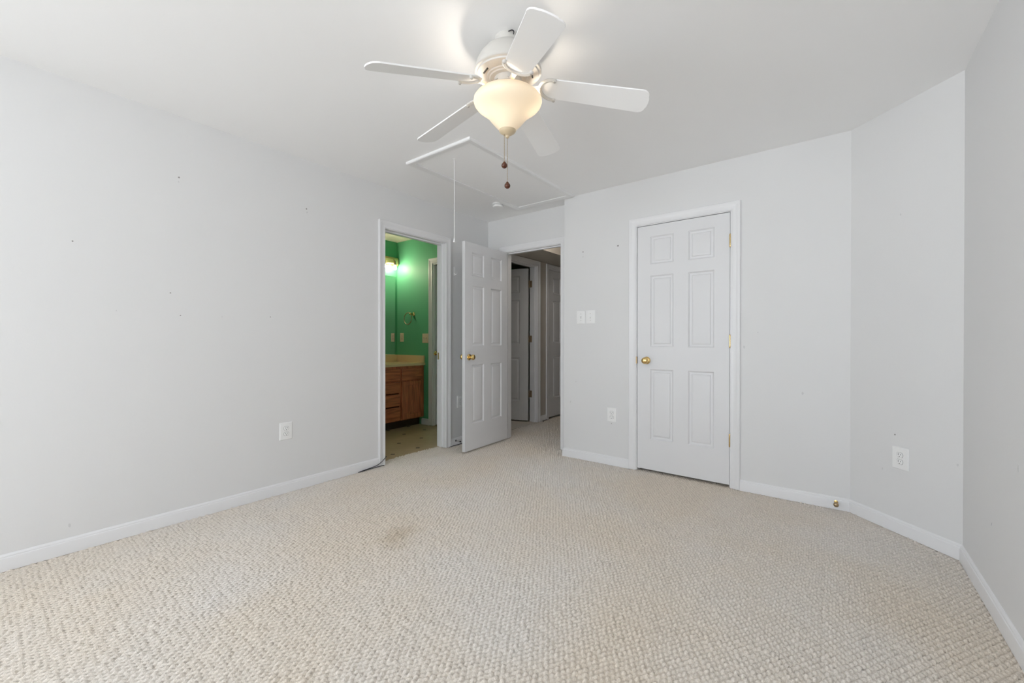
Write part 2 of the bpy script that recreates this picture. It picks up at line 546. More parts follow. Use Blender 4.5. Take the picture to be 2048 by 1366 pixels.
struct(MB().box((0, YREAR - T, H), (XR + T, YB + 0.05, H + 0.1)).build('ceiling', M['ceiling'], smooth=False), 'flat white bedroom ceiling', 'ceiling')
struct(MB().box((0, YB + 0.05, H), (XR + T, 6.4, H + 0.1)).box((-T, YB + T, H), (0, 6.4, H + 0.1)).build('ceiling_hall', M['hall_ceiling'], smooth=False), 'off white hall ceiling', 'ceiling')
struct(MB().box((XM - T, 0.9, H), (0, YB + T, H + 0.1)).box((XM - T, YB + T, H), (-T, 6.4, H + 0.1)).build('ceiling_bathroom', M['bath_ceiling'], smooth=False), 'cream bathroom ceiling', 'ceiling')
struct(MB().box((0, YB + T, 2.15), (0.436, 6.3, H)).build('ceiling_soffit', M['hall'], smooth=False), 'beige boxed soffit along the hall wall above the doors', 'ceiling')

# small marks in the wall paint
def spots(parent, axis, pts):
    for (p, size, kind) in pts:
        b = MB()
        seg = 9
        rr = [size * (0.75 + 0.5 * random.random()) for _ in range(seg)]
        ring = []
        for k in range(seg):
            a = 2 * PI * k / seg
            du, dv = rr[k] * math.cos(a) * (0.8 if kind == 'scuff_mark' else 1), rr[k] * math.sin(a) * (1.5 if kind == 'scuff_mark' else 1)
            if axis == 'x': ring.append([(p[0] + t, p[1] + du, p[2] + dv) for t in (0.0, 0.0008)])
            elif axis == '-x': ring.append([(p[0] - t, p[1] + du, p[2] + dv) for t in (0.0, 0.0008)])
            elif axis == 'y': ring.append([(p[0] + du, p[1] - t, p[2] + dv) for t in (0.0, 0.0008)])
            else: ring.append([(p[0] + du * d45 - t * d45, p[1] - du * d45 - t * d45, p[2] + dv) for t in (0.0, 0.0008)])
        vs = [r[0] for r in ring] + [r[1] for r in ring]
        fs = [tuple(range(seg)), tuple(range(seg, 2 * seg))] + [(i, (i + 1) % seg, seg + (i + 1) % seg, seg + i) for i in range(seg)]
        b.add(vs, fs).build(kind, M['hole'] if kind == 'nail_hole' else M['scuff'], parent, smooth=False)
NH, SM = 'nail_hole', 'scuff_mark'
spots(w_left, 'x', [((0, .770, 2.072), .0055, NH), ((0, .768, 2.046), .004, SM), ((0, 1.537, 2.074), .005, NH), ((0, 1.541, 2.049), .005, SM),
                    ((0, .326, 1.606), .0035, NH), ((0, .728, 1.374), .0035, NH), ((0, .492, 1.256), .003, SM), ((0, .776, 1.242), .003, NH),
                    ((0, .992, 1.243), .003, SM), ((0, 1.284, 1.256), .0035, NH), ((0, .312, .137), .006, SM)])
spots(w_clo, 'y', [((1.637, YC, 1.918), .009, NH), ((1.297, YC, 1.907), .0055, NH), ((1.297, YC, 1.861), .007, SM), ((1.579, YC, .362), .004, NH),
                   ((2.608, YC, 1.047), .008, SM), ((1.226, YC, .71), .006, SM), ((1.168, YC, .518), .007, SM), ((2.696, YC, 1.152), .004, SM), ((2.96, YC, .735), .007, SM)])
spots(w_ang, 'a', [((3.425, 3.230, 1.813), .004, SM), ((3.407, 3.248, .554), .004, NH), ((3.622, 3.033, .469), .005, SM), ((3.357, 3.298, .336), .004, SM)])
spots(w_right, '-x', [((XR, 2.239, .648), .008, SM), ((XR, 2.547, .345), .004, SM)])

# ------------------------------------------------------------------ trim profiles
CASE = [(0.0, 0.0), (0.0, 0.009), (0.004, 0.011), (0.010, 0.0105), (0.016, 0.0085), (0.030, 0.010), (0.042, 0.014), (0.050, 0.017), (0.060, 0.0175), (0.064, 0.015), (0.064, 0.0)]
BASE = [(0.0, 0.0), (0.013, 0.0), (0.013, 0.052), (0.0115, 0.058), (0.0085, 0.061), (0.0085, 0.066), (0.006, 0.071), (0.003, 0.0745), (0.0, 0.0755)]

def casing(fn, a0, a1, top, parent, r=0.005):
    """three mitred legs around an opening; fn(a, z, t) -> world"""
    a0, a1, top = a0 - r, a1 + r, top + r
    n = len(CASE)
    vs = []
    for d, t in CASE:
        vs += [fn(a0 - d, 0.0, t), fn(a0 - d, top + d, t), fn(a1 + d, top + d, t), fn(a1 + d, 0.0, t)]
    fs = []
    for i in range(n):
        j = (i + 1) % n
        for k in range(3):
            fs.append((i * 4 + k, i * 4 + k + 1, j * 4 + k + 1, j * 4 + k))
    fs.append(tuple(i * 4 for i in range(n))); fs.append(tuple(i * 4 + 3 for i in range(n)))
    return MB().add(vs, fs).build('casing', M['trim'], parent, ang=25)

def jamb(fn, a0, a1, top, parent, depth=T, stop=None):
    """fn(a, z, t): t=0 at the wall face, negative into the wall"""
    b = MB()
    def bx(p, q, m):
        vs = [fn(a, z, t) for z in (p[1], q[1]) for t in (p[2], q[2]) for a in (p[0], q[0])]
        m.add(vs, [(0, 1, 3, 2), (4, 6, 7, 5), (0, 4, 5, 1), (2, 3, 7, 6), (0, 2, 6, 4), (1, 5, 7, 3)])
    bx((a0 - J, 0, 0), (a0, top + J, -depth), b)
    bx((a1, 0, 0), (a1 + J, top + J, -depth), b)
    bx((a0, top, 0), (a1, top + J, -depth), b)
    o = b.build('jamb', M['trim'], parent, smooth=False)
    if stop is not None:
        s = MB(); s0, s1 = stop
        bx((a0, 0, s0), (a0 + 0.011, top, s1), s); bx((a1 - 0.011, 0, s0), (a1, top, s1), s)
        bx((a0 + 0.011, top - 0.011, s0), (a1 - 0.011, top, s1), s)
        s.build('door_stop_strip', M['trim'], parent, smooth=False)
    return o

def baseboard(name, pts, label, mat=None, side=1):
    """run of baseboard along a polyline of wall-face points; the room lies to the left of travel when side=1"""
    n = len(BASE)
    P = [Vector((x, y)) for x, y in pts]
    dirs = [(P[i + 1] - P[i]).normalized() for i in range(len(P) - 1)]
    nor = [Vector((-d.y, d.x)) * side for d in dirs]
    vs, fs = [], []
    for i, p in enumerate(P):
        if i == 0: m = nor[0]
        elif i == len(P) - 1: m = nor[-1]
        else:
            m = (nor[i - 1] + nor[i]).normalized(); m = m / m.dot(nor[i])
        for d, z in BASE: vs.append((p.x + m.x * d, p.y + m.y * d, z - (0.004 if z == 0 else 0)))
    for i in range(len(P) - 1):
        for k in range(n):
            k2 = (k + 1) % n
            fs.append((i * n + k, i * n + k2, (i + 1) * n + k2, (i + 1) * n + k))
    fs.append(tuple(range(n))); fs.append(tuple((len(P) - 1) * n + k for k in range(n)))
    o = MB().add(vs, fs).build(name, mat or M['trim'], ang=25)
    return struct(o, label, 'baseboard')
CW = 0.069   # casing width plus reveal
baseboard('baseboard_left', [(0, YREAR), (0, BATH['a0'] - CW)], 'white baseboard along the long left wall', side=-1)
baseboard('baseboard_left_corner', [(0, BATH['a1'] + CW), (0, YB)], 'short white baseboard behind the open door', side=-1)
baseboard('baseboard_back', [(0.013, YB), (HALL['a0'] - CW, YB)], 'short white baseboard in the corner by the door hinge', side=-1)
baseboard('baseboard_closet', [(XB, YB), (XB, YC), (CLO['a0'] - CW, YC)], 'white baseboard between the hall door and closet', side=-1)
baseboard('baseboard_right', [(CLO['a1'] + CW, YC), (XA, YC), (XR, YR), (XR, YREAR)], 'white baseboard from the closet round the diagonal corner', side=-1)
baseboard('baseboard_rear', [(0, YREAR), (XR, YREAR)], 'white baseboard under the windows', side=1)
baseboard('baseboard_hall', [(0, HD1['a1'] + CW), (0, HD2['a0'] - CW)], 'white baseboard between the two hall doors', side=-1)
baseboard('baseboard_bathroom', [(-1.14, YS), (BD['a0'] - CW, YS)], 'short white baseboard beside the vanity', side=-1)

# ------------------------------------------------------------------ six panel doors
PX = [(0.106, 0.294), (0.408, 0.596)]          # for a 0.702 m leaf
PZ = [(0.255, 0.838), (1.022, 1.615), (1.710, 1.940)]   # above the leaf's bottom edge
def leaf_mesh(wd, ht, th=0.035):
    """local frame: x from hinge/left edge, y through the thickness (0..th), z up from the bottom edge"""
    k = wd / 0.702; kz = ht / 2.032
    px = [(a * k, b * k) for a, b in PX]; pz = [(a * kz, b * kz) for a, b in PZ]
    X = sorted({0, wd, *[v for p in px for v in p]}); Z = sorted({0, ht, *[v for p in pz for v in p]})
    b = MB()
    for y, s in ((0.0, 1), (th, -1)):
        for i in range(len(X) - 1):
            for j in range(len(Z) - 1):
                x0, x1, z0, z1 = X[i], X[i + 1], Z[j], Z[j + 1]
                if (x0, x1) in px and (z0, z1) in pz:
                    rings = [(0, 0), (0.003, 0.0035), (0.010, 0.0105), (0.016, 0.0118), (0.025, 0.0105), (0.029, 0.0050), (0.041, 0.0018), (0.044, 0.0015)]
                    vs = []
                    for d, t in rings:
                        yy = y + s * t
                        vs += [(x0 + d, yy, z0 + d), (x1 - d, yy, z0 + d), (x1 - d, yy, z1 - d), (x0 + d, yy, z1 - d)]
                    fs = [(r * 4 + q, r * 4 + (q + 1) % 4, r * 4 + 4 + (q + 1) % 4, r * 4 + 4 + q) for r in range(len(rings) - 1) for q in range(4)]
                    e = (len(rings) - 1) * 4
                    fs.append((e, e + 1, e + 2, e + 3))
                    b.add(vs, fs)
                else:
                    b.add([(x0, y, z0), (x1, y, z0), (x1, y, z1), (x0, y, z1)], [(0, 1, 2, 3)])
    for j in range(len(Z) - 1):
        for x in (0, wd): b.add([(x, 0, Z[j]), (x, th, Z[j]), (x, th, Z[j + 1]), (x, 0, Z[j + 1])], [(0, 1, 2, 3)])
    for i in range(len(X) - 1):
        for z in (0, ht): b.add([(X[i], 0, z), (X[i + 1], 0, z), (X[i + 1], th, z), (X[i], th, z)], [(0, 1, 2, 3)])
    return b
def R4(axis, a): return Matrix.Rotation(a, 4, axis)
def Tr(x, y, z): return Matrix.Translation((x, y, z))
KNOB = [(0.031, 0.0), (0.031, 0.004), (0.027, 0.008), (0.013, 0.011), (0.011, 0.030), (0.014, 0.034), (0.022, 0.038), (0.0265, 0.045), (0.0275, 0.052), (0.0255, 0.059), (0.019, 0.064), (0.009, 0.0665), (0.001, 0.067)]
def knob(parent, x, y, z, out, mat='brass'):
    """out = -1: sticks out toward local -y, +1 toward +y"""
    m = Tr(x, y, z) @ R4('X', PI / 2 if out < 0 else -PI / 2)
    return MB().lathe(KNOB, 28, m).build('knob', M[mat], parent, ang=50)
def hinge(parent, x, y, z, mat='brass', name='hinge', leafdir=None):
    b = MB()
    b.lathe([(0.0035, -0.0495), (0.0058, -0.047), (0.0062, -0.0445), (0.0062, -0.0150), (0.0056, -0.0146), (0.0056, -0.0140), (0.0062, -0.0136), (0.0062, 0.0136), (0.0056, 0.0140), (0.0056, 0.0146), (0.0062, 0.0150), (0.0062, 0.0445), (0.0058, 0.047), (0.0035, 0.0495)], 14, Tr(x, y, z))
    if leafdir:
        dx, dy = leafdir
        for s in (1,):
            b.box((min(x, x + dx * 0.034) - abs(dy) * 0.001, min(y, y + dy * 0.034) - abs(dx) * 0.001, z - 0.044), (max(x, x + dx * 0.034) + abs(dy) * 0.001, max(y, y + dy * 0.034) + abs(dx) * 0.001, z + 0.044))
    return b.build(name, M[mat], parent, ang=40)

fn_x = lambda x, s: (lambda a, z, t: (x + s * t, a, z))          # wall facing +x (s=1)
fn_y = lambda y, s: (lambda a, z, t: (a, y + s * t, z))          # wall facing -y (s=-1)

# door_1: bathroom doorway in the left wall (its leaf is swung out of sight)
d1 = struct(empty('door_1', (0, 2.587, 0)), 'white cased bathroom doorway in the left wall', 'doorway')
def under(parent, objs):
    """children were built in world coordinates: keep them where they are"""
    mi = Matrix.Translation(parent.location).inverted() if parent.rotation_euler[2] == 0 else (Matrix.Translation(parent.location) @ R4('Z', parent.rotation_euler[2])).inverted()
    for o in objs:
        o.matrix_parent_inverse = mi
f = fn_x(0.0, 1)
casing(f, BATH['a0'], BATH['a1'], BATH['top'], d1)
jamb(f, BATH['a0'], BATH['a1'], BATH['top'], d1, depth=T + 0.006, stop=(-0.045, -0.080))
MB().box((-0.112, BATH['a1'] - 0.0015, 0.895), (-0.082, BATH['a1'] + 0.001, 0.965)).build('strike_plate', M['satin_brass'], d1, smooth=False)
under(d1, d1.children)

# door_2: hall door, open into the bedroom
d2 = struct(empty('door_2', (0.6, YB, 0)), 'open white six panel door leading to the hall', 'door')
f = fn_y(YB, -1)
casing(f, HALL['a0'], HALL['a1'], HALL['top'], d2)
jamb(f, HALL['a0'], HALL['a1'], HALL['top'], d2, stop=(-0.040, -0.075))
LB = 0.014
PIVOT = (HALL['a0'] - 0.001, YB - 0.007)
def place_leaf(parent, wd, ht, pivot, z0, ang, off=(0.003, 0.006)):
    o = leaf_mesh(wd, ht).build('door_leaf', M['door'], parent, ang=20)
    o.location = (pivot[0] - parent.location[0], pivot[1] - parent.location[1], z0 - parent.location[2])
    o.rotation_euler = (0, 0, ang)
    o.data.transform(Tr(off[0], off[1], 0))
    return o
leaf = place_leaf(d2, 0.700, 2.036, PIVOT, LB, math.radians(-87.3))
under(d2, [c for c in d2.children if c is not leaf])
knob(leaf, 0.643, 0.006, 0.915, -1); knob(leaf, 0.643, 0.041, 0.915, 1)
for z in (0.34, 1.08, 1.82): hinge(leaf, 0, 0, z)

# door_3: closed closet door
d3 = struct(empty('door_3', ((CLO['a0'] + CLO['a1']) / 2, YC, 0)), 'closed white six panel closet door with brass knob', 'door')
f = fn_y(YC, -1)
casing(f, CLO['a0'], CLO['a1'], CLO['top'], d3)
jamb(f, CLO['a0'], CLO['a1'], CLO['top'], d3, stop=(-0.042, -0.078))
under(d3, d3.children)
lf = leaf_mesh(0.701, 2.028).build('door_leaf', M['door'], d3, ang=20)
lf.location = (CLO['a0'] + 0.0032 - d3.location[0], 0.002, 0.019)
knob(lf, 0.079, 0.0, 0.908, -1)
MB().box((-0.0175, -0.0125, 0.880), (-0.0005, -0.0105, 0.938)).box((-0.0025, -0.0125, 0.880), (-0.0005, 0.012, 0.938)).build('latch_plate', M['dull_brass'], lf, smooth=False)
for z in (0.332, 1.070, 1.818): hinge(lf, 0.7045, -0.006, z)

# door_4: first hall door, ajar, in the hall's left wall
d4 = struct(empty('door_4', (0, 4.22, 0)), 'white hall door standing ajar, nearer of the two', 'door')
f = fn_x(0.0, 1)
casing(f, HD1['a0'], HD1['a1'], HD1['top'], d4)
jamb(f, HD1['a0'], HD1['a1'], HD1['top'], d4, stop=(-0.035, -0.070))
for z in (0.371, 1.11, 1.848):
    b = MB().box((-0.112, HD1['a1'] - 0.002, z - 0.045), (-0.078, HD1['a1'] + 0.001, z + 0.045))
    b.lathe([(0.006, -0.046), (0.006, 0.046)], 12, Tr(-0.121, HD1['a1'] - 0.006, z))
    b.build('hinge', M['dull_brass'], d4)
under(d4, d4.children)
lf4 = place_leaf(d4, 0.752, 2.036, (-0.121, HD1['a1'] - 0.006), 0.018, math.radians(-163), off=(0.006, 0.006))

# door_5: second hall door, closed
d5 = struct(empty('door_5', (0, 5.27, 0)), 'closed white hall door farther down the hall', 'door')
casing(f, HD2['a0'], HD2['a1'], HD2['top'], d5)
jamb(f, HD2['a0'], HD2['a1'], HD2['top'], d5, stop=(-0.042, -0.078))
under(d5, d5.children)
lf5 = leaf_mesh(0.763, 2.046).build('door_leaf', M['door'], d5, ang=20)
lf5.location = (-0.004, HD2['a0'] + 0.003 - d5.location[1], 0.022)
lf5.rotation_euler = (0, 0, PI / 2)
for z in (0.345, 1.08, 1.835): hinge(lf5, -0.001, -0.006, z, 'steel', leafdir=(-1, 0))

# door_6: door in the bathroom's side wall
d6 = struct(empty('door_6', (-0.57, YS, 0)), 'white door inside the bathroom past the towel ring', 'door')
f = fn_y(YS, -1)
casing(f, BD['a0'], BD['a1'], BD['top'], d6)
jamb(f, BD['a0'], BD['a1'], BD['top'], d6, stop=(-0.002, -0.034))
under(d6, d6.children)
lf6 = leaf_mesh(0.708, 2.040).build('door_leaf', M['door'], d6, ang=20)
lf6.location = (BD['a0'] + 0.0035 - d6.location[0], 0.038, 0.012)
knob(lf6, 0.062, 0.0, 0.915, -1)

# ------------------------------------------------------------------ windows behind the camera, the left one added for fill light
def window(n, c, rz, wd):
    """local: x along the wall, +y into the room, wall face at y=0"""
    wn = struct(empty('window_%d' % n, (c[0], c[1], WZ[0]), rz), 'white framed window %s wall behind the viewer' % ('in the rear' if n == 1 else 'added for fill light in the left'), 'window')
    b = MB()
    hh = WZ[1] - WZ[0]
    y0, y1, fr, x0, x1 = -T, -0.02, 0.045, -wd / 2, wd / 2
    b.box((x0, y0, 0), (x0 + fr, y1, hh)); b.box((x1 - fr, y0, 0), (x1, y1, hh))
    b.box((x0 + fr, y0, 0), (x1 - fr, y1, fr)); b.box((x0 + fr, y0, hh - fr), (x1 - fr, y1, hh))
    b.box((x0 + fr, -0.085, hh / 2 - 0.02), (x1 - fr, -0.045, hh / 2 + 0.02))
    b.build('window_frame', M['trim'], wn, smooth=False)
    MB().box((x0 + fr, -0.068, fr), (x1 - fr, -0.064, hh - fr)).build('window_pane', M['pane'], wn, smooth=False)
    MB().box((x0 - 0.05, -0.02, -0.02), (x1 + 0.05, 0.03, 0)).build('window_sill', M['trim'], wn, smooth=False)
for i, (x0, x1) in enumerate(WINS):
    window(i + 1, ((x0 + x1) / 2, YREAR), 0, x1 - x0)
window(2, (0.0, (LW[0] + LW[1]) / 2), -PI / 2, LW[1] - LW[0])  # unseen window added as fill light from the left

# ------------------------------------------------------------------ outlets and switches
def plate_root(name, label, cat, loc, rz, group=None):
    return tag(empty(name, loc, rz), label, cat, group)
def plate(root, wd, ht, mat):
    """local: x along the wall, -y out of the wall"""
    b = MB()
    rings = [(0, 0), (0.0005, 0.003), (0.003, 0.0055), (0.007, 0.006)]
    vs = []
    for d, t in rings:
        vs += [(-wd / 2 + d, -t, -ht / 2 + d), (wd / 2 - d, -t, -ht / 2 + d), (wd / 2 - d, -t, ht / 2 - d), (-wd / 2 + d, -t, ht / 2 - d)]
    fs = [(r * 4 + q, r * 4 + (q + 1) % 4, r * 4 + 4 + (q + 1) % 4, r * 4 + 4 + q) for r in range(3) for q in range(4)] + [(12, 13, 14, 15), (0, 1, 2, 3)]
    b.add(vs, fs)
    return b.build('cover_plate', mat, root, ang=30)
def screw(root, x, z, mat, y=-0.006):
    MB().lathe([(0.0034, 0), (0.0034, 0.0006), (0.002, 0.0013), (0.0003, 0.0014)], 12, Tr(x, y, z) @ R4('X', PI / 2)).build('screw', mat, root)
def outlet(label, loc, rz, wd=0.087, ht=0.124, mat=None):
    mat = mat or M['plate']
    r = plate_root('wall_outlet', label, 'outlet', loc, rz)
    plate(r, wd, ht, mat)
    for dz in (0.0195, -0.0195):
        b = MB()
        prof = []
        for k in range(28):
            a = 2 * PI * k / 28
            x, z = 0.0172 * math.cos(a), 0.0172 * math.sin(a)
            z = max(-0.0135, min(0.0135, z))
            prof.append((x, z))
        vs = [(x, -0.0055, z + dz) for x, z in prof] + [(x, -0.0078, z + dz) for x, z in prof] + [(x * 0.93, -0.0084, z * 0.93 + dz) for x, z in prof]
        n = 28
        fs = [(q * n + i, q * n + (i + 1) % n, q * n + n + (i + 1) % n, q * n + n + i) for q in range(2) for i in range(n)] + [tuple(2 * n + i for i in range(n))]
        rc = b.add(vs, fs).build('receptacle', mat, r, ang=30)
        s = MB()
        for x, hh in ((-0.0063, 0.0046), (0.0063, 0.0038)):
            s.box((x - 0.0012, -0.0087, dz + 0.0035 - hh), (x + 0.0012, -0.0080, dz + 0.0035 + hh))
        s.lathe([(0.0026, 0), (0.0026, 0.0007)], 12, Tr(0, -0.0080, dz - 0.0082) @ R4('X', PI / 2))
        s.build('slots', M['dark'], rc, smooth=False)
        # shadow-gap ring where the receptacle passes through the plate
        g = MB()
        vs = [(x * 1.0, -0.0061, z + dz) for x, z in prof] + [(x * 1.075, -0.0061, z * 1.075 + dz) for x, z in prof] + [(x * 1.0, -0.0064, z + dz) for x, z in prof] + [(x * 1.075, -0.0064, z * 1.075 + dz) for x, z in prof]
        fs = []
        for i in range(n):
            j = (i + 1) % n
            fs += [(2 * n + i, 2 * n + j, 3 * n + j, 3 * n + i), (i, j, n + j, n + i), (n + i, n + j, 3 * n + j, 3 * n + i), (i, j, 2 * n + j, 2 * n + i)]
        g.add(vs, fs).build('gap_ring', M['gap'], rc, smooth=False)
    screw(r, 0, 0, mat)
    return r
outlet('white duplex outlet low on the long left wall', (0, 1.387, 0.440), PI / 2)
outlet('white duplex outlet left of the closet door, low on the wall', (1.583, YC, 0.438), 0)
outlet('white duplex outlet on the diagonal wall at right', (3.429, 3.226, 0.425), -PI / 4)
outlet('white duplex outlet half hidden behind the open door', (0, 3.156, 0.446), PI / 2)
outlet('almond outlet on the green wall next to the mirror', (-1.553, YS, 1.130), 0, 0.075, 0.120, M['ivory'])

def switch(label, loc, rz, gangs=1, wd=0.087, ht=0.122, mat=None, group=None):
    mat = mat or M['plate']
    r = plate_root('light_switch', label, 'switch', loc, rz)
    plate(r, wd, ht, mat)
    for gx in ([0] if gangs == 1 else [-0.023, 0.023]):
        tb = MB().box((gx - 0.0055, -0.0075, -0.0125), (gx + 0.0055, -0.0055, 0.0125)).build('toggle_slot', M['scuff'], r, smooth=False)
        b = MB()
        b.add([(gx - 0.0045, -0.006, -0.006), (gx + 0.0045, -0.006, -0.006), (gx + 0.0045, -0.006, 0.010), (gx - 0.0045, -0.006, 0.010),
               (gx - 0.0035, -0.016, 0.006), (gx + 0.0035, -0.016, 0.006), (gx + 0.0035, -0.0145, 0.0125), (gx - 0.0035, -0.0145, 0.0125)],
              [(0, 1, 2, 3), (4, 5, 6, 7), (0, 1, 5, 4), (1, 2, 6, 5), (2, 3, 7, 6), (3, 0, 4, 7)])
        b.build('toggle', mat, r, smooth=False)
        for z in (0.030, -0.030): screw(r, gx, z, M['steel'])
    return r
switch('left white toggle switch of the pair beside the hall door', (1.2785, YC, 1.3065), 0)
switch('right white toggle switch of the pair beside the hall door', (1.3755, YC, 1.3065), 0, wd=0.090)
switch('almond double toggle switch beside the bathroom inner door', (-1.072, YS, 1.118), 0, 2, 0.117, 0.122, M['ivory'])

# ------------------------------------------------------------------ door stops, hook, cables
ds = tag(empty('door_stop', (3.141, YC - 0.0125, 0.046)), 'brass knob door stop on the right baseboard', 'door stop')
MB().lathe([(0.011, 0), (0.011, 0.003), (0.005, 0.005), (0.0045, 0.052)], 16, R4('X', PI / 2)).build('stem', M['brass'], ds)
MB().lathe([(0.006, 0.050), (0.013, 0.053), (0.0145, 0.060), (0.0135, 0.068), (0.009, 0.073), (0.001, 0.0745)], 20, R4('X', PI / 2)).build('tip', M['dull_brass'], ds, ang=60)
ds = tag(empty('door_stop', (0.0125, 3.085, 0.047)), 'dark spring door stop on the baseboard behind the open door', 'door stop')
MB().lathe([(0.010, 0), (0.010, 0.004), (0.004, 0.006)], 16, R4('Y', PI / 2)).build('base', M['rubber'], ds)
pts = [(0.006 + 0.052 * i / 90, 0.0045 * math.cos(i * 0.9), 0.0045 * math.sin(i * 0.9)) for i in range(91)]
MB().tube(pts, 0.0011, 5).build('spring', M['steel'], ds)
MB().lathe([(0.0065, 0.057), (0.0075, 0.060), (0.0075, 0.070), (0.004, 0.074)], 16, R4('Y', PI / 2)).build('rubber_tip', M['rubber'], ds)

hk = tag(empty('wall_hook', (0, 3.075, 1.810)), 'small white hook high on the wall behind the open door', 'hook')
MB().box((0, -0.011, -0.045), (0.004, 0.011, 0.045)).build('back_plate', M['plate'], hk, bevel=0.0015)
pts = [(0.004, 0, -0.022), (0.012, 0, -0.034), (0.026, 0, -0.036), (0.036, 0, -0.026), (0.038, 0, -0.010)]
MB().tube(pts, 0.0045, 10).build('prong', M['plate'], hk)

def smooth_path(pts, n=8):
    P = [Vector(p) for p in pts]
    out = []
    for i in range(len(P) - 1):
        p0, p1, p2, p3 = P[max(i - 1, 0)], P[i], P[i + 1], P[min(i + 2, len(P) - 1)]
        for k in range(n):
            t = k / n
            out.append(0.5 * ((2 * p1) + (-p0 + p2) * t + (2 * p0 - 5 * p1 + 4 * p2 - p3) * t * t + (-p0 + 3 * p1 - 3 * p2 + p3) * t ** 3))
    out.append(P[-1])
    return out
o = MB().tube(smooth_path([(0.017, 1.955, 0.000), (0.022, 2.00, 0.007), (0.024, 2.06, 0.012), (0.025, 2.12, 0.018), (0.025, 2.165, 0.034), (0.022, 2.205, 0.058),
                           (0.006, 2.236, 0.068), (-0.02, 2.238, 0.060), (-0.06, 2.236, 0.03), (-0.10, 2.237, 0.006)]), 0.0030, 8).build('coaxial_cable', M['cable'], ang=60)
tag(o, 'black cable looping over the casing into the bathroom doorway', 'cable')
o = MB().tube(smooth_path([(0.018, 1.97, 0.001), (0.021, 2.05, 0.004), (0.023, 2.13, 0.005), (0.024, 2.175, 0.005), (0.024, 2.20, 0.002)]), 0.0030, 8).build('coaxial_cable', M['cable'], ang=60)
tag(o, 'black cable lying along the carpet edge under the loop', 'cable')
o = MB().tube(smooth_path([(0.021, 2.985, 0.000), (0.022, 3.03, 0.004), (0.019, 3.08, 0.003), (0.018, 3.20, 0.003), (0.018, 3.42, 0.003), (0.019, 3.56, 0.003)]), 0.0032, 8).build('coaxial_cable', M['cable'], ang=60)
tag(o, 'black cable along the baseboard behind the open door', 'cable')
o = MB().tube(smooth_path([(0.055, 4.69, 0.004), (0.035, 4.70, 0.005), (0.018, 4.73, 0.004), (0.018, 4.83, 0.003)]), 0.0035, 8).build('coaxial_cable', M['cable'], ang=60)
tag(o, 'short black cable on the hall carpet between the two doors', 'cable')

# ------------------------------------------------------------------ attic hatch with pull cord, smoke detector
hx0, hx1, hy0, hy1 = 0.610, 1.166, 2.066, 3.372
at = tag(empty('attic_hatch', ((hx0 + hx1) / 2, (hy0 + hy1) / 2, H)), 'white trimmed attic access panel in the ceiling beyond the fan', 'attic hatch')
TP = [(0.0, 0.0), (0.0, 0.010), (0.006, 0.012), (0.020, 0.012), (0.034, 0.017), (0.046, 0.018), (0.052, 0.014), (0.052, 0.0)]
vs, fs = [], []
for d, t in TP:
    z = H - t
    vs += [(hx0 - d, hy0 - d, z), (hx1 + d, hy0 - d, z), (hx1 + d, hy1 + d, z), (hx0 - d, hy1 + d, z)]
for i in range(len(TP)):
    j = (i + 1) % len(TP)
    for k in range(4): fs.append((i * 4 + k, i * 4 + (k + 1) % 4, j * 4 + (k + 1) % 4, j * 4 + k))
MB().add(vs, fs).build('trim_frame', M['hatch'], at, ang=25)
MB().box((hx0 + 0.004, hy0 + 0.004, H - 0.0045), (hx1 - 0.004, hy1 - 0.004, H)).build('hatch_panel', M['ceiling'], at, smooth=False)
MB().tube([(0.895, 2.191, H - 0.005), (0.895, 2.191, 1.845)], 0.0022, 8).build('pull_cord', M['cord'], at)
cb = MB().lathe([(0.0035, 0.030), (0.005, 0.027), (0.0065, 0.012), (0.0095, 0.003), (0.0095, 0.0), (0.004, -0.001)], 16, Tr(0.895, 2.191, 1.820)).build('cord_bell', M['plate'], at, ang=50)
MB().lathe([(0.010, 0), (0.010, -0.002), (0.004, -0.004)], 12, Tr(0.895, 2.191, H - 0.0045)).build('cord_eyelet', M['plate'], at)
under(at, at.children)

sd = tag(empty('smoke_detector', (0.499, 3.182, H)), 'round white smoke detector on the ceiling near the hall door', 'smoke detector')
MB().lathe([(0.056, 0), (0.056, -0.008), (0.054, -0.011), (0.048, -0.012)], 36).build('mounting_base', M['plate'], sd, ang=40)
MB().lathe([(0.048, -0.010), (0.048, -0.024), (0.044, -0.026)], 36).build('vent_ring', M['scuff'], sd, ang=40)
MB().lathe([(0.053, -0.022), (0.053, -0.030), (0.048, -0.036), (0.030, -0.039), (0.001, -0.039)], 36).build('cover', M['plate'], sd, ang=40)

# ------------------------------------------------------------------ bathroom
VX = -1.10          # face of the face frame
va = tag(empty('vanity_cabinet', (VX, 2.8, 0)), 'reddish oak bathroom vanity cabinet under the cream counter', 'cabinet')
VY0, VY1 = 2.06, YS - 0.006
b = MB()
b.box((XM, VY0, 0.10), (VX - 0.02, VY0 + 0.016, 0.77)); b.box((XM, VY1 - 0.016, 0.10), (VX - 0.02, VY1, 0.77))
b.box((XM, VY0 + 0.016, 0.10), (VX - 0.02, VY1 - 0.016, 0.115)); b.box((XM, VY0 + 0.016, 0.115), (XM + 0.01, VY1 - 0.016, 0.77))
b.build('carcass', M['oak_z'], va, smooth=False)
MB().box((VX - 0.10, VY0, -0.006), (VX - 0.085, VY1, 0.10)).build('toe_kick', M['toe'], va, smooth=False)
fr = MB()
cols = [VY0, VY0 + 0.036, 2.49, 2.53, 2.86, 2.90, 3.215, 3.255, VY1 - 0.036, VY1]
for i in (0, 2, 4, 6, 8): fr.box((VX - 0.02, cols[i], 0.10), (VX, cols[i + 1], 0.77))
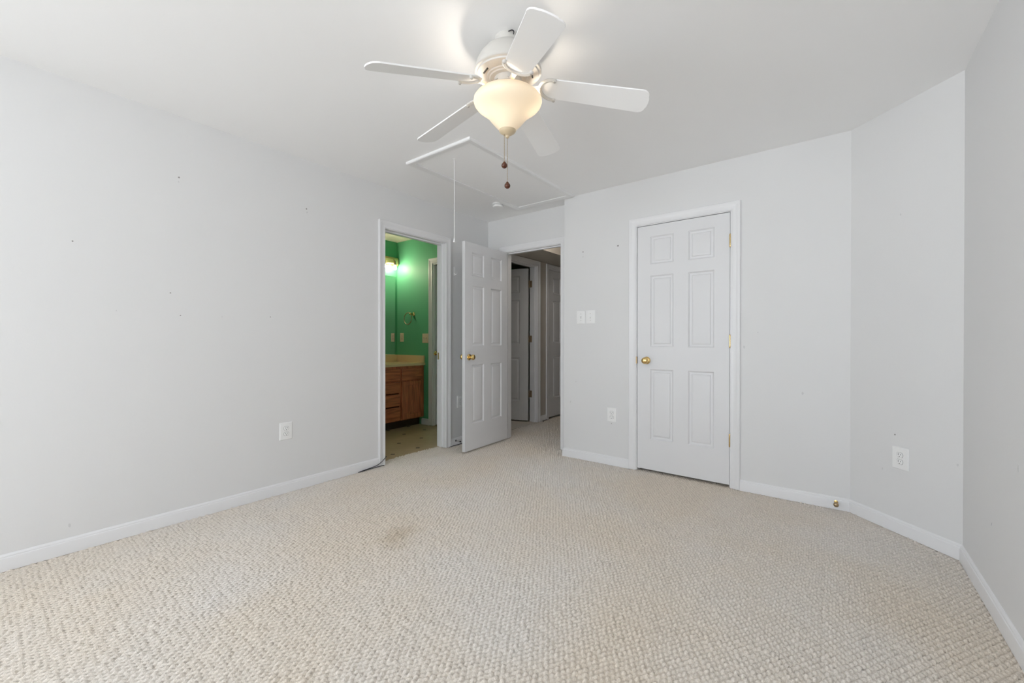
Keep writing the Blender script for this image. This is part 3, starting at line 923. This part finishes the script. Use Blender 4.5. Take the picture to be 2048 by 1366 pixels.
for i in (1, 3, 5, 7):
    fr.box((VX - 0.02, cols[i], 0.732), (VX, cols[i + 1], 0.77)); fr.box((VX - 0.02, cols[i], 0.10), (VX, cols[i + 1], 0.128))
    fr.box((VX - 0.02, cols[i], 0.562), (VX, cols[i + 1], 0.600))
fr.build('face_frame', M['oak_z'], va, smooth=False)
def panel_front(name, y0, y1, z0, z1, mat, parent, raised=True):
    x = VX
    b = MB()
    rings = [(0, 0), (0, 0.014), (0.004, 0.018), (0.050, 0.018), (0.056, 0.011), (0.066, 0.011), (0.090, 0.016)] if raised else [(0, 0), (0, 0.013), (0.006, 0.018), (0.012, 0.018)]
    vs = []
    for d, t in rings:
        vs += [(x + t, y0 + d, z0 + d), (x + t, y1 - d, z0 + d), (x + t, y1 - d, z1 - d), (x + t, y0 + d, z1 - d)]
    n = len(rings)
    fs = [(r * 4 + q, r * 4 + (q + 1) % 4, r * 4 + 4 + (q + 1) % 4, r * 4 + 4 + q) for r in range(n - 1) for q in range(4)] + [tuple((n - 1) * 4 + q for q in range(4)), (0, 1, 2, 3)]
    return b.add(vs, fs).build(name, mat, parent, ang=20)
for (y0, y1) in ((cols[7] - 0.008, cols[8] + 0.008), (cols[3] - 0.008, cols[4] + 0.008), (cols[1] - 0.008, cols[2] + 0.008)):
    panel_front('cabinet_door', y0, y1, 0.112, 0.578, M['oak_z'], va)
    panel_front('false_drawer_front', y0, y1, 0.590, 0.738, M['oak_y'], va, False)
for (z0, z1) in ((0.590, 0.738), (0.445, 0.578), (0.285, 0.432), (0.112, 0.272)):
    panel_front('drawer_front', cols[5] - 0.008, cols[6] + 0.006, z0, z1, M['oak_y'], va, False)
under(va, va.children)

ct = tag(empty('vanity_countertop', (-1.37, 2.8, 0.77)), 'cream vanity countertop with backsplash on the oak cabinet', 'countertop')
def counter():
    x0, x1, y0, y1, zt = XM, -1.075, VY0 - 0.01, YS - 0.001, 0.800
    cx, cy, ax, ay = -1.345, 2.72, 0.17, 0.23
    N = 48
    b = MB()
    # top sheet with an oval basin
    rim = [(cx + ax * math.cos(2 * PI * k / N), cy + ay * math.sin(2 * PI * k / N)) for k in range(N)]
    out = []
    for k in range(N):
        c_, s_ = math.cos(2 * PI * k / N), math.sin(2 * PI * k / N)
        t = min(((x1 - cx) / c_ if c_ > 1e-9 else (x0 - cx) / c_ if c_ < -1e-9 else 9), ((y1 - cy) / s_ if s_ > 1e-9 else (y0 - cy) / s_ if s_ < -1e-9 else 9))
        out.append((cx + c_ * t, cy + s_ * t))
    vs = [(x, y, zt) for x, y in out] + [(x, y, zt) for x, y in rim]
    for f_, dz in ((0.96, 0.012), (0.90, 0.05), (0.75, 0.10), (0.45, 0.13), (0.08, 0.138)):
        vs += [(cx + (x - cx) * f_, cy + (y - cy) * f_, zt - dz) for x, y in rim]
    fs = [(r * N + k, r * N + (k + 1) % N, (r + 1) * N + (k + 1) % N, (r + 1) * N + k) for r in range(6) for k in range(N)] + [tuple(6 * N + k for k in range(N))]
    b.add(vs, fs)
    corners = [(x0, y0), (x1, y0), (x1, y1), (x0, y1)]
    for (xa, ya), z0, z1, (xb, yb) in [((x0, y0), 0.77, zt, (x1, y0)), ((x1, y0), 0.77, zt, (x1, y1)), ((x1, y1), 0.77, zt, (x0, y1)), ((x0, y1), 0.77, zt, (x0, y0))]:
        b.add([(xa, ya, z0), (xb, yb, z0), (xb, yb, z1), (xa, ya, z1)], [(0, 1, 2, 3)])
    b.add([(x0, y0, 0.77), (x1, y0, 0.77), (x1, y0 + 0.02, 0.77), (x0, y0 + 0.02, 0.77), (x1 - 0.03, y0, 0.77), (x1, y1, 0.77), (x1 - 0.03, y1, 0.77)], [(0, 1, 2, 3), (4, 1, 5, 6)])
    return b.build('counter_slab', M['counter'], ct, ang=30)
counter()
MB().box((XM, VY0 - 0.01, 0.80), (XM + 0.018, YS - 0.001, 0.893)).build('backsplash', M['counter'], ct, bevel=0.003)
MB().box((XM + 0.018, YS - 0.019, 0.80), (-1.082, YS - 0.001, 0.893)).build('sidesplash', M['counter'], ct, bevel=0.003)
under(ct, ct.children)

o = MB().box((XM + 0.0005, 2.10, 0.893), (XM + 0.006, 3.572, 1.965)).build('wall_mirror', M['mirror'], smooth=False)
tag(o, 'frameless mirror above the vanity backsplash', 'mirror')

vl = tag(empty('vanity_light', (XM, 3.18, 2.13)), 'brass vanity light bar with glowing bulbs above the mirror', 'light fixture')
b = MB()
ys = np.linspace(2.74, 3.585, 61)
prof = lambda y: 0.018 * abs(math.sin((y - 2.74) / (3.585 - 2.74) * PI * 4.5))
vs, fs = [], []
for y in ys:     # fluted brass bar with a scalloped lower edge
    vs += [(XM, y, 2.222), (XM + 0.045, y, 2.217), (XM + 0.062, y, 2.192), (XM + 0.062, y, 2.147 - prof(y)), (XM + 0.045, y, 2.127 - prof(y)), (XM, y, 2.122 - prof(y))]
for i in range(60):
    for k in range(6):
        fs.append((i * 6 + k, i * 6 + (k + 1) % 6, (i + 1) * 6 + (k + 1) % 6, (i + 1) * 6 + k))
fs += [tuple(range(6)), tuple(360 + k for k in range(6))]
b.add(vs, fs).build('back_bar', M['satin_brass'], vl, ang=30)
for y in (2.82, 2.99, 3.16, 3.33, 3.50):
    MB().lathe([(0.012, 0.06), (0.017, 0.04), (0.021, 0.0)], 20, Tr(XM + 0.095, y, 2.102)).build('lamp_socket', M['dull_brass'], vl)
    MB().tube([(XM + 0.05, y, 2.177), (XM + 0.08, y, 2.177), (XM + 0.095, y, 2.157)], 0.006, 10).build('socket_arm', M['dull_brass'], vl)
    MB().lathe([(0.009, 0.040), (0.012, 0.032), (0.018, 0.016), (0.021, -0.002), (0.018, -0.018), (0.011, -0.026), (0.002, -0.030)], 20, Tr(XM + 0.095, y, 2.069)).build('bulb', M['bath_bulb'], vl, ang=60)
under(vl, vl.children)

tr = tag(empty('towel_ring', (-1.308, YS, 1.440)), 'brass towel ring on the green bathroom wall', 'towel ring')
MB().lathe([(0.026, 0), (0.026, 0.004), (0.020, 0.010), (0.013, 0.018), (0.011, 0.045), (0.015, 0.050), (0.015, 0.062), (0.010, 0.068), (0.001, 0.069)], 24, R4('X', PI / 2)).build('post', M['brass'], tr, ang=50)
RR = 0.078
pts = [(RR * math.sin(2 * PI * k / 40) - 0.052, -0.056 + 0.004 * math.cos(2 * PI * k / 40), -0.060 + RR * math.cos(2 * PI * k / 40)) for k in range(40)]
MB().tube(pts, 0.0058, 10, closed=True).build('ring', M['dull_brass'], tr, ang=60)

# hall ceiling lamp added out of view to brighten the hall
hl = tag(empty('added_hall_lamp', (0.77, 4.12, H)), 'unseen flush round lamp added on the hall ceiling to brighten the hall', 'added fill lamp')
MB().lathe([(0.13, 0), (0.135, -0.02), (0.125, -0.03)], 32).build('fill_lamp_base', M['fan'], hl, ang=40)
MB().lathe([(0.122, -0.028), (0.115, -0.06), (0.085, -0.09), (0.04, -0.105), (0.002, -0.108)], 32).build('fill_lamp_glass', M['hall_fill'], hl, ang=80)

# ------------------------------------------------------------------ ceiling fan
def ceiling_fan():
    hub = Vector((1.956, 1.4824, 2.2551))
    nrm = Vector((0.0556, -0.0544, 1)).normalized()
    rotm = Vector((0, 0, 1)).rotation_difference(nrm).to_matrix().to_4x4()
    inv = rotm.inverted()
    fan = tag(empty('ceiling_fan', hub), 'white five blade ceiling fan with lit cream glass bowl', 'ceiling fan')
    fan.rotation_euler = rotm.to_euler()
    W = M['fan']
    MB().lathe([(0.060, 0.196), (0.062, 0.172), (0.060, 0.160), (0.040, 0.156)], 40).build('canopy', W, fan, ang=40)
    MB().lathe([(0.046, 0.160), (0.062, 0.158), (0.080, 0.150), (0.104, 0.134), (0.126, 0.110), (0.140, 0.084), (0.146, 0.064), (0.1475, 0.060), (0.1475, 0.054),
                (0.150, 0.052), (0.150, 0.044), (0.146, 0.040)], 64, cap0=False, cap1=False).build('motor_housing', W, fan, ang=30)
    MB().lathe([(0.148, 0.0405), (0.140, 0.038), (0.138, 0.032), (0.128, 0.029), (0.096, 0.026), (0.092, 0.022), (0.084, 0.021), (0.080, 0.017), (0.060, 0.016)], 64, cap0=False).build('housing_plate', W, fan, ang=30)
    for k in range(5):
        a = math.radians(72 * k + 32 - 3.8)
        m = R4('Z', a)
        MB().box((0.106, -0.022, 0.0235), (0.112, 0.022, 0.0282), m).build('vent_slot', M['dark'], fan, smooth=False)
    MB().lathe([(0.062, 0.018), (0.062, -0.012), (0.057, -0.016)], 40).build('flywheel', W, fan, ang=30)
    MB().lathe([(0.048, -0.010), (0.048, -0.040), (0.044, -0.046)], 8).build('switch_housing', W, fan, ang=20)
    # blades
    DR, PIT = 0.1673, -0.2312
    N0, R0, R1 = 0.128, 0.200, 0.6235
    for k, a0 in enumerate((-36, 36, -108, 180, 108)):
        ang = math.radians(a0 - 3.8365)
        base = R4('Z', ang) @ R4('Y', math.atan(DR))
        pm = base @ R4('X', PIT)
        # outline, local x outward
        ol = []
        hw0, hw1 = 0.0565, 0.0675
        def hw(x): return hw0 + (hw1 - hw0) * (x - R0) / (R1 - R0)
        nb = 14
        for i in range(nb + 1):          # rounded root
            t = PI / 2 + PI * i / nb
            ol.append((R0 + 0.052 * math.cos(t), -hw0 * math.sin(t) * -1))
        ol = [(x, y) for x, y in ol][::-1]
        low = [(x, -hw(x)) for x in np.linspace(R0 + 0.03, R1 - 0.035, 8)]
        rc = 0.034
        tip = []
        for i in range(7):
            t = -PI / 2 + (PI / 2) * i / 6
            tip.append((R1 - rc + rc * math.cos(t), -hw1 + rc + rc * math.sin(t)))
        bul = [(R1 + 0.006 * math.cos(t), (hw1 - rc) * math.sin(t)) for t in np.linspace(-PI / 2 * 0.8, PI / 2 * 0.8, 7)]
        tip2 = [(x, -y) for x, y in tip][::-1]
        hi = [(x, hw(x)) for x in np.linspace(R1 - 0.035, R0 + 0.03, 8)]
        root = [(R0 + 0.052 * math.cos(t), hw0 * math.sin(t)) for t in np.linspace(PI / 2, 3 * PI / 2, 15)]
        poly = root + low + tip + bul + tip2 + hi
        bl = MB().prism(poly, -0.003, 0.003, pm).build('blade', M['blade'], fan, ang=40, bevel=0.0012)
        # iron: crescent under the blade root and an arm to the flywheel
        ir = MB()
        inner, outer = 0.0500, 0.0660
        cx = R0 + 0.006
        cs, n = [], 22
        for i in range(n + 1):
            t = PI * 0.47 + (2 * PI - 2 * PI * 0.47) * i / n
            wv = outer - 0.006 * abs(math.cos(t / 1.0)) * 0
            cs.append(((cx + inner * math.cos(t), inner * math.sin(t) * 1.02), (cx + outer * math.cos(t), outer * math.sin(t) * 1.02)))
        vs, fs = [], []
        for (p, q) in cs:
            mx, my = (p[0] + q[0]) / 2, (p[1] + q[1]) / 2
            vs += [(p[0], p[1], -0.0035), (q[0], q[1], -0.0035), (q[0], q[1], -0.0085), (mx, my, -0.0125), (p[0], p[1], -0.0085)]
        for i in range(n):
            for j in range(5): fs.append((i * 5 + j, i * 5 + (j + 1) % 5, (i + 1) * 5 + (j + 1) % 5, (i + 1) * 5 + j))
        fs += [(0, 1, 2, 3, 4), tuple(n * 5 + j for j in range(5))]
        ir.add(vs, fs, pm)
        for s in (-1, 1):
            ir.lathe([(0.0085, 0), (0.0085, -0.009), (0.006, -0.0115), (0.001, -0.012)], 14, pm @ Tr(cs[0][0][0] + 0.001, s * 0.058, -0.003))
        arm = [(0.050, 0.017, 0.010, 0.004), (0.066, 0.0165, 0.006, -0.006), (0.085, 0.0135, -0.004, -0.014), (0.110, 0.0115, -0.010, -0.020), (0.135, 0.0125, -0.005, -0.015), (0.150, 0.020, -0.0035, -0.0125)]
        vs, fs = [], []
        for i, (x, hwid, zt, zb) in enumerate(arm):
            mm = base @ R4('X', PIT * min(1, max(0, (x - 0.06) / 0.085)))
            for p in ((x, -hwid, zt), (x, hwid, zt), (x, hwid * 0.6, zb), (x, -hwid * 0.6, zb)): vs.append(mm @ Vector(p))
        for i in range(len(arm) - 1):
            for j in range(4): fs.append((i * 4 + j, i * 4 + (j + 1) % 4, (i + 1) * 4 + (j + 1) % 4, (i + 1) * 4 + j))
        fs += [(0, 1, 2, 3), tuple((len(arm) - 1) * 4 + j for j in range(4))]
        ir.add(vs, fs)
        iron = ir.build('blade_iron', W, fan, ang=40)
        for s in (-1, 1):
            MB().lathe([(0.0042, 0), (0.0042, -0.0012), (0.0025, -0.0022), (0.0004, -0.0024)], 10, pm @ Tr(cs[0][0][0] + 0.001, s * 0.058, -0.0148)).build('screw', M['steel'], iron)
    # light kit
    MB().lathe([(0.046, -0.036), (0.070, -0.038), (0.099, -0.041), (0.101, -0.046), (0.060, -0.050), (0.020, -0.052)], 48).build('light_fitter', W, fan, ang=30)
    prof = [(0.124, -0.0475), (0.127, -0.0480), (0.134, -0.0525), (0.144, -0.061), (0.1525, -0.072), (0.1545, -0.083), (0.150, -0.097), (0.138, -0.111), (0.120, -0.124), (0.102, -0.137), (0.088, -0.150), (0.075, -0.166), (0.062, -0.181), (0.050, -0.194), (0.0385, -0.2045)]
    MB().lathe(prof, 64, cap0=False, cap1=False).build('glass_bowl', M['bowl'], fan, ang=80)
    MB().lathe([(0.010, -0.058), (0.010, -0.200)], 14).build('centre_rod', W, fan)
    MB().lathe([(0.030, -0.2005), (0.0385, -0.2045), (0.0385, -0.210), (0.033, -0.217), (0.020, -0.225), (0.010, -0.230), (0.008, -0.238), (0.003, -0.241)], 36).build('finial', M['finial'], fan, ang=40)
    yaw = math.radians(37.5465)
    rt = Vector((math.cos(yaw), math.sin(yaw), 0))
    for s in (-1, 1):
        c = rt * s * 0.083
        MB().lathe([(0.008, 0.024), (0.011, 0.016), (0.018, 0.004), (0.020, -0.008), (0.015, -0.020), (0.002, -0.025)], 18, Tr(c.x, c.y, -0.080)).build('bulb', M['fan_bulb'], fan, ang=60)
    # pull chains hang plumb
    def chain(offset, top, ztop, zend):
        p0 = top
        b = MB()
        z = ztop
        pos = hub + offset
        beads = int((ztop - zend) / 0.0052)
        for i in range(beads):
            zc = ztop - i * 0.0052
            b.lathe([(0.0003, 0.0019), (0.0016, 0.001), (0.0019, 0), (0.0016, -0.001), (0.0003, -0.0019)], 7, inv @ Tr(offset.x, offset.y, zc - hub.z))
        b.tube([inv @ Vector((offset.x, offset.y, ztop - hub.z)), inv @ Vector((offset.x, offset.y, zend - hub.z))], 0.0006, 5)
        ch = b.build('pull_chain', M['dull_brass'], fan, ang=60)
        kb = MB().lathe([(0.004, 0.016), (0.006, 0.0135), (0.0075, 0.010), (0.0115, 0.006), (0.0138, 0.0), (0.0125, -0.007), (0.0085, -0.011), (0.006, -0.0125), (0.0045, -0.0115), (0.001, -0.0115)], 22, inv @ Tr(offset.x, offset.y, zend - 0.012 - hub.z)).build('chain_knob', M['knobwood'], ch, ang=50)
    fz = rotm @ Vector((0, 0, -0.228))
    chain(Vector((fz.x, fz.y, 0)) - rt * 0.0135 + Vector((0.006, -0.008, 0)), None, 2.040, 1.900)
    chain(Vector((fz.x, fz.y, 0)), None, 2.022, 1.812)
    # wires in the gap above the canopy
    MB().tube(smooth_path([(0.050, -0.030, 0.172), (0.058, -0.036, 0.180), (0.054, -0.044, 0.184), (0.040, -0.052, 0.180)]), 0.0022, 6).build('wire', M['cable'], fan)
    return fan
ceiling_fan()
